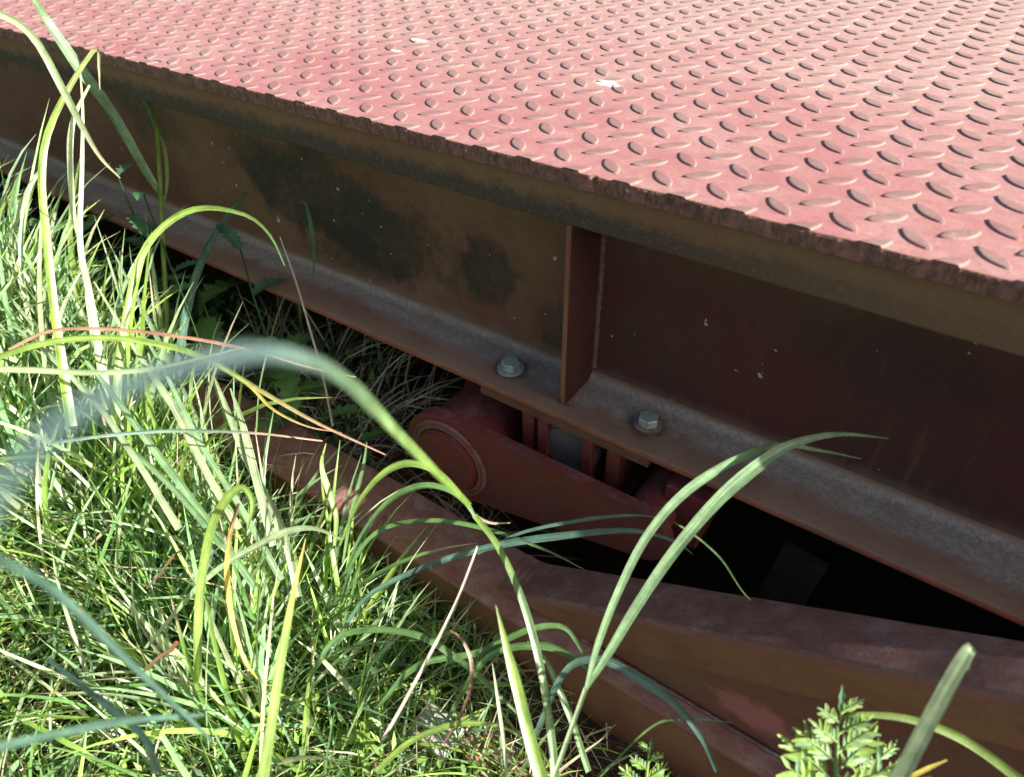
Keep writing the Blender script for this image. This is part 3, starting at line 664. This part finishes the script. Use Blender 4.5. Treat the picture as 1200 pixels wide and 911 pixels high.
WL = ['longest white sunlit blade slanting up to the left through the grass', 'white sunlit blade slanting left just above the longest one', 'low white blade lying left under the blurred blade', 'pale blade rising beside the beam end above the grass',
      'pale blade slanting to the left edge of the grass', 'narrow bright blade slanting between the white ones', 'short bright blade nearest the shaded beam end']
for lab, pth in zip(WL, WHITE):
    H(lab, list(pth), .95, 1.0, 10, 2, random.choice(['pale', 'pale', 'glauc']), wmid=random.uniform(7, 11), twist=random.uniform(-.5, .5))

# -------- the mass of grass (nobody could count it)
def blades(N, xy, length, width, lean_dir, lean, palette, probs, seg=5, curl=1.0):
    """N folded ribbons; returns verts, faces, colours"""
    root = np.array([(x, y, ground_h(x, y) - .005) for x, y in xy])
    L = length; az = lean_dir; s = np.linspace(0, 1, seg + 1)
    th0 = lean; bend = curl * rng.uniform(.2, 1.9, N)
    P = np.zeros((N, seg + 1, 3)); P[:, 0] = root; T = np.zeros((N, seg + 1, 3)); azs = az + rng.normal(0, .15, N)
    for i in range(seg + 1):
        th = th0 + bend * s[i] ** 1.4
        a = azs + .5 * rng.normal(0, .2, N) * s[i]
        T[:, i] = np.c_[np.sin(th) * np.cos(a), np.sin(th) * np.sin(a), np.cos(th)]
        if i: P[:, i] = P[:, i - 1] + (T[:, i] + T[:, i - 1]) / 2 * (L / seg)[:, None]
    roll = rng.uniform(-1.2, 1.2, N)
    side0 = np.c_[-np.sin(azs), np.cos(azs), np.zeros(N)]
    W = np.array([.75, 1, 1, .85, .6, .06]) if seg == 5 else np.interp(s, [0, .2, .5, .8, 1], [.7, 1, 1, .7, .06])
    V = np.zeros((N, seg + 1, 3, 3))
    for i in range(seg + 1):
        up = np.cross(T[:, i], side0); r = roll * (1 + .5 * s[i])
        sd = side0 * np.cos(r)[:, None] + up * np.sin(r)[:, None]; nn = np.cross(T[:, i], sd)
        w = (width * W[i] / 2)[:, None]
        V[:, i, 0] = P[:, i] - sd * w; V[:, i, 1] = P[:, i] - nn * w * .3; V[:, i, 2] = P[:, i] + sd * w
    pal = np.array([GREEN[p] for p in palette]); ci = rng.choice(len(palette), N, p=probs)
    c = pal[ci] * rng.uniform(.9, 1.55, (N, 1)) * rng.uniform(.92, 1.08, (N, 3))
    C = np.repeat(c[:, None, None, :], seg + 1, 1).repeat(3, 2).copy()
    dry = rng.random(N) < .18
    C[dry, -2:] = np.array(GREEN['straw'])
    base = (np.arange(N) * (seg + 1) * 3)[:, None, None]
    q = []
    for i in range(seg):
        for k in range(2):
            a = i * 3 + k; q.append((a, a + 1, a + 4, a + 3))
    F = (base + np.array(q)[None]).reshape(-1, 4)
    return V.reshape(-1, 3), F, C.reshape(-1, 3)
def big_mesh(name, V, F, C, mat, smooth=True):
    me = bpy.data.meshes.new(name); nv = len(V); nf = len(F); k = F.shape[1]
    me.vertices.add(nv); me.vertices.foreach_set('co', V.astype(np.float32).ravel())
    me.loops.add(nf * k); me.loops.foreach_set('vertex_index', F.astype(np.int32).ravel())
    me.polygons.add(nf); me.polygons.foreach_set('loop_start', np.arange(0, nf * k, k, dtype=np.int32)); me.polygons.foreach_set('loop_total', np.full(nf, k, np.int32))
    me.update(calc_edges=True); me.validate()
    if smooth: me.polygons.foreach_set('use_smooth', [True] * nf)
    set_tint(me, C); return link(name, me, mat)
def scatter(N, f, lo, hi):
    out = []
    while len(out) < N:
        x = rng.uniform(lo[0], hi[0]); y = rng.uniform(lo[1], hi[1])
        if rng.random() < f(x, y): out.append((x, y))
    return out
def dens(x, y):
    if y > -.262 + .02 * noise.noise(Vector((x * 8, 1, 1))): return 0
    d = 1.0
    if x > .05: d *= max(.04, 1 - (x - .05) / .32)                      # bare, straw-strewn patch at the right
    if x > .12 and y > -.38: d *= .35
    k = .6 + .8 * noise.noise(Vector((x * 5, y * 5, 0)))
    return max(.05, min(1, d * max(.25, k + .3)))
def cat_(parts): 
    Vs, Fs, Cs = [], [], []; b = 0
    for V, F, C in parts: Vs.append(V); Fs.append(F + b); Cs.append(C); b += len(V)
    return np.vstack(Vs), np.vstack(Fs), np.vstack(Cs)
N1 = 34000
A = blades(N1, scatter(N1, dens, (-2.3, -1.25), (.62, -.22)), rng.uniform(.06, .17, N1), rng.uniform(.0018, .0045, N1), rng.uniform(-math.pi, math.pi, N1), rng.uniform(.2, 1.25, N1),
           ['green', 'lime', 'glauc', 'pale', 'straw', 'dark'], [.27, .36, .12, .15, .08, .02])
def dens2(x, y): return 0 if (x > -.6 and y > -.37) else dens(x, y) * (1.0 if x < -.1 else max(0, 1 - (x + .1) / .15)) * (1 if y > -.50 else max(.08, 1 - (-.50 - y) / .2))
N2 = 4300
B = blades(N2, scatter(N2, dens2, (-2.2, -.95), (.12, -.24)), rng.uniform(.16, .36, N2), rng.uniform(.003, .0085, N2), rng.normal(2.75, .95, N2), rng.uniform(.05, .7, N2),
           ['green', 'lime', 'glauc', 'pale', 'straw'], [.25, .25, .22, .23, .05], seg=8, curl=.8)
def dens7(x, y): return 1.0 if y < -.27 and noise.noise(Vector((x * 9, y * 9, 8))) > -.25 else 0
N7 = 420
B7 = blades(N7, scatter(N7, dens7, (-1.5, -.56), (-.42, -.27)), rng.uniform(.28, .50, N7), rng.uniform(.005, .011, N7), rng.normal(2.6, 1.0, N7), rng.uniform(.02, .45, N7),
            ['lime', 'glauc', 'pale', 'green'], [.2, .3, .35, .15], seg=8, curl=.75)
N8 = 420
B8 = blades(N8, scatter(N8, dens, (-.8, -.95), (.1, -.42)), rng.uniform(.14, .28, N8), rng.uniform(.004, .009, N8), rng.uniform(-3.14, 3.14, N8), rng.uniform(.3, 1.0, N8),
            ['lime', 'glauc', 'pale', 'straw'], [.3, .3, .33, .07], seg=8, curl=.8)
o = big_mesh('grass', *cat_([A]), M_grass); tag(o, 'dense short sunlit grass covering the lower left', 'grass', kind='stuff')
o = big_mesh('tall_grass', *cat_([B, B7, B8]), M_grass); tag(o, 'longer grass blades leaning left among the short grass', 'grass', kind='stuff')
# small-leaved ground cover
def leaves(N, xy, zlo, zhi, size, palette, probs):
    xy = np.array(xy); z = np.array([ground_h(x, y) for x, y in xy]) + rng.uniform(zlo, zhi, N)
    az = rng.uniform(0, 2 * math.pi, N); el = rng.normal(.35, .45, N); L = size; W = L * rng.uniform(.22, .4, N)
    t = np.c_[np.cos(az) * np.cos(el), np.sin(az) * np.cos(el), np.sin(el)]; s = np.c_[-np.sin(az), np.cos(az), rng.normal(0, .35, N)]
    s /= np.linalg.norm(s, axis=1)[:, None]; n = np.cross(t, s); p = np.c_[xy, z]
    L = L[:, None]; W = W[:, None]
    V = np.stack([p, p + t * L * .4 - s * W / 2 + n * W * .2, p + t * L * .45, p + t * L * .4 + s * W / 2 + n * W * .2, p + t * L - n * L * .12], 1)
    pal = np.array([GREEN[q] for q in palette]); c = pal[rng.choice(len(palette), N, p=probs)] * rng.uniform(.85, 1.5, (N, 1))
    C = np.repeat(c[:, None], 5, 1); F = (np.arange(N) * 5)[:, None, None] + np.array([(0, 1, 2), (0, 2, 3), (1, 4, 2), (2, 4, 3)])[None]
    return V.reshape(-1, 3), F.reshape(-1, 3), C.reshape(-1, 3)
N3 = 18000
o = big_mesh('small_weeds', *leaves(N3, scatter(N3, dens, (-2.2, -1.2), (.60, -.25)), .005, .075, rng.uniform(.008, .026, N3), ['green', 'lime', 'dark', 'glauc'], [.33, .45, .05, .17]), M_weed, False)
tag(o, 'carpet of small green weed leaves between the grass blades', 'weeds', kind='stuff')
# dim weeds in the strip between the girder and the base beam
def dens3(x, y): return (1 if x < -.45 else max(0, 1 - (x + .45) / .3)) * (.4 + .6 * max(0, noise.noise(Vector((x * 7, y * 7, 4))) + .5))
N4 = 3500
o = big_mesh('shade_weeds', *leaves(N4, scatter(N4, dens3, (-2.2, -.125), (-.35, .12)), .005, .09, rng.uniform(.015, .045, N4), ['green', 'dark', 'blue'], [.5, .3, .2]), M_weed, False)
tag(o, 'low green weeds in the shade under the girder at the left', 'weeds', kind='stuff')
# dead straw under the flange and on the bare patch
def dens4(x, y): return 1.0 if y > -.13 else 0
N5 = 800
A = blades(N5, scatter(N5, dens4, (-.75, -.125), (-.16, .12)), rng.uniform(.12, .32, N5), rng.uniform(.002, .0045, N5), rng.uniform(-3.1, 3.1, N5), rng.uniform(.3, 1.4, N5), ['straw', 'bone', 'brown'], [.4, .45, .15], curl=.7)
def dens5(x, y): return 1.0 if y < -.25 else 0
N6 = 1500
B = blades(N6, scatter(N6, dens5, (-.35, -.62), (.62, -.25)), rng.uniform(.04, .14, N6), rng.uniform(.0014, .003, N6), rng.uniform(-3.1, 3.1, N6), rng.uniform(.9, 1.5, N6), ['straw', 'bone', 'brown'], [.4, .2, .4], curl=.4)
o = big_mesh('dead_straw', *cat_([A, B]), M_straw); tag(o, 'dry straw and dead stalks lying on the bare soil', 'straw', kind='stuff')

# -------- weeds one can tell apart
def lobed_leaf(name, base, tip_dir, up, L, W, lobes, col, parent, droop=.3, teeth=.45):
    """leaf with a toothed outline, midrib fold and droop"""
    t = Vector(tip_dir).normalized(); s_ = t.cross(Vector(up)).normalized(); n = s_.cross(t)
    vs = []; fs = []; cc = []; m = lobes * 2 + 1
    for i in range(m + 1):
        f = i / m; env = math.sin(math.pi * min(1, .08 + f * .92)) ** .75 * (1.15 - .35 * f)
        w = W * env * (1 if i % 2 else 1 - teeth) * random.uniform(.85, 1.1) * .5
        if i == m: w = .0008
        c = base + t * (L * f) - n * (L * droop * f * f) + Vector((0, 0, -L * droop * .4 * f * f))
        fw = .12 * L / m * (1 if i % 2 else 0)
        vs += [c - s_ * w + n * w * .35 + t * fw, c, c + s_ * w + n * w * .35 + t * fw]
        k = np.array(GREEN[col]) * random.uniform(.9, 1.1); cc += [k, k * 1.2, k]
    for i in range(m):
        a = i * 3; fs += [(a, a + 1, a + 4, a + 3), (a + 1, a + 2, a + 5, a + 4)]
    me = mesh(name, [tuple(v) for v in vs], fs); set_tint(me, np.array(cc)); return link(name, me, M_weed, parent)
def stem_obj(pts, r0, r1, col, parent, name='stem'):
    me = tube_mesh(name, pts, [r0 + (r1 - r0) * i / (len(pts) - 1) for i in range(len(pts))], 6)
    set_tint(me, np.tile(np.array(GREEN[col]), (len(me.vertices), 1))); return link(name, me, M_weed, parent, True)
def weed(label, root, height, lean, nleaf, L, W, lobes, col, name='weed', cat='weed', flat=False):
    root = Vector(root); e = empty(name, tuple(root), label, cat, 'broad-leaved weeds')
    top = root + Vector((lean[0], lean[1], height)); pts = [root.lerp(top, k / 5) + Vector((0, 0, 0)) + noise.noise_vector(root * 3 + Vector((k, 0, 0))) * .006 for k in range(6)]
    stem_obj(pts, .0035, .0015, col, e)
    for k in range(nleaf):
        f = .15 + .85 * k / max(1, nleaf - 1); b = pts[0].lerp(pts[-1], f); a = k * 2.4 + random.uniform(-.4, .4)
        el = random.uniform(.1, .7) if not flat else random.uniform(0, .25)
        d = Vector((math.cos(a) * math.cos(el), math.sin(a) * math.cos(el), math.sin(el)))
        lobed_leaf('leaf', b, d, (0, 0, 1), L * random.uniform(.7, 1.15) * (1.1 - .5 * f), W * random.uniform(.8, 1.1) * (1.1 - .4 * f), lobes, col, e)
    return e
def groot(u, v, z=-.1):
    p = at_z(u, v, z); return (p.x, p.y, ground_h(p.x, p.y))
def weed_top(label, u, v, Y, *a, **k):
    """weed whose top is seen at (u, v), growing on the ground at depth Y"""
    r = RIGHT * ((u - 600) / FPX) + DOWN * ((v - 455.5) / FPX) + FWD; p = CAM + r * ((Y - CAM.y) / r.y); g = ground_h(p.x, Y)
    return weed(label, (p.x - .01, Y, g), max(.04, p.z - g), (.01, 0), *a, **k)
weed_top('thistle-like weed with a lobed leaf raised against the bottom flange', 282, 292, -.085, 5, .14, .055, 6, 'dark')
weed_top('leggy weed with toothed leaves before the far left flange', 138, 205, -.12, 7, .11, .04, 5, 'dark')
weed_top('weed with a dark lobed top leaf beside the tall grass stem', 168, 225, -.11, 6, .12, .05, 6, 'dark')
weed_top('low broad-leaved weed in the shade right of the thin stem', 232, 335, -.09, 8, .19, .08, 4, 'green', flat=True)
weed_top('low shaded weed next to the dry grey stalk', 325, 398, -.10, 8, .16, .07, 5, 'green', flat=True)
weed_top('dim weed at the flange edge above the straw', 415, 448, -.105, 6, .12, .05, 4, 'green', flat=True)
weed_top('broad dim weed at the far left below the deck shadow', 75, 262, -.14, 8, .18, .07, 4, 'green')
weed('pale serrated rosette in the bottom left corner grass', groot(110, 880), .05, (0, 0), 8, .07, .028, 5, 'lime', flat=True)
weed('bright weed rosette in the lower grass left of the pale stone', groot(430, 885), .07, (0, 0), 9, .06, .03, 4, 'lime', flat=True)
weed('sunlit weed rosette in the middle of the left grass', groot(150, 780), .06, (0, 0), 8, .06, .03, 4, 'lime', flat=True)
weed('bright leafy weed at the left edge above the horizontal blades', groot(20, 420), .10, (0, 0), 9, .08, .03, 4, 'lime')
# mugwort: feathery leaves
def mugwort(label, root, top, nl, L, col='pale'):
    root = Vector(root); top = Vector(top); e = empty('mugwort', tuple(root), label, 'weed', 'feathery mugwort plants')
    pts = [root.lerp(top, k / 6) + noise.noise_vector(root * 5 + Vector((k, 1, 0))) * .003 for k in range(7)]
    stem_obj(pts, .003, .0014, col, e)
    lobed_leaf('leaf', top, (top - root).normalized() + Vector((.0, 0, .2)), -FWD, L * .42, L * .15, 2, 'dark', e, .1)
    for k in range(nl):
        f = .15 + .83 * k / (nl - 1); b = root.lerp(top, f); a = k * 2.39; ln = L * (1.2 - .85 * f)
        rad = RIGHT * (1 if k % 2 else -1) + FWD * random.uniform(-.55, .25); d = (rad * .85 - DOWN * .7 + Vector((0, 0, .15))).normalized()
        leaf = empty_leaf = stem_obj([b, b + d * ln * .5 , b + d * ln + Vector((0, 0, -.1 * ln))], .0013, .0006, col, e, 'leaf')
        sd = d.cross(-FWD).normalized()
        nj = 5
        for j in range(nj + 1):
            g = .2 + .8 * j / nj; c = b + d * (ln * g) + Vector((0, 0, -.1 * ln * g * g))
            for sgn in ((-1, 1) if j < nj else (0,)):
                dd = (d * .9 + sd * sgn * .75 + Vector((random.uniform(-.15, .15), random.uniform(-.15, .15), random.uniform(-.1, .1)))).normalized()
                l2 = ln * (.42 - .22 * abs(g - .45)) * random.uniform(.85, 1.1)
                ob = lobed_leaf('leaflet', c, dd, -FWD + Vector((random.uniform(-.4, .4), random.uniform(-.4, .4), random.uniform(.0, .6))), l2, l2 * .33, 1, random.choice([col, col, 'lime', 'glauc']), leaf, random.uniform(-.15, .35), .12)
mugwort('feathery pale mugwort plant before the haunch at the lower right', at(975, 960, .62), at(985, 834, .62), 10, .056, 'sage')
mugwort('smaller mugwort tip between the feathery plant and the blunt blade', at(1030, 980, .66), at(1030, 890, .64), 8, .055, 'sage')
mugwort('tiny mugwort sprig at the bottom edge right of the forked stem', at(752, 960, .75), at(762, 880, .75), 7, .035, 'lime')

# pale stone and litter
def rock(name, c, r, mat, label, cat, seed, sq=(1, .8, .55), group=None):
    bm = bmesh.new(); bmesh.ops.create_icosphere(bm, subdivisions=4, radius=1)
    for v in bm.verts:
        q = v.co.copy(); d = 1 + .22 * noise.noise(q * 1.3 + Vector((seed, 0, 0))) + .10 * noise.noise(q * 3.5 + Vector((0, seed, 0))) + .03 * noise.noise(q * 9)
        q = q * d; v.co = Vector([max(-.75, min(.75, q[i] )) * r * sq[i] for i in range(3)]) + Vector(c)
    return tag(link(name, from_bm(name, bm), mat, None, True), label, cat, group)
p = groot(512, 862); rock('stone', (p[0], p[1], p[2] + .006), .044, M_stone, 'pale broken stone half hidden in grass at bottom centre', 'stone', 3.1)
M_litter = steel_mat('brown_bark', (.22, .10, .06), (.30, .15, .09), (.35, .2, .14), .4, .85, 30)
p = groot(556, 868); rock('soil_clod', (p[0], p[1], p[2] + .012), .014, M_litter, 'reddish clod on the bare soil right of the stone, upper one', 'clod', 1.3, (1, .6, .5))
p = groot(552, 893); rock('soil_clod', (p[0], p[1], p[2] + .012), .014, M_litter, 'reddish clod on the bare soil right of the stone, lower one', 'clod', 5.3, (1, .6, .5))
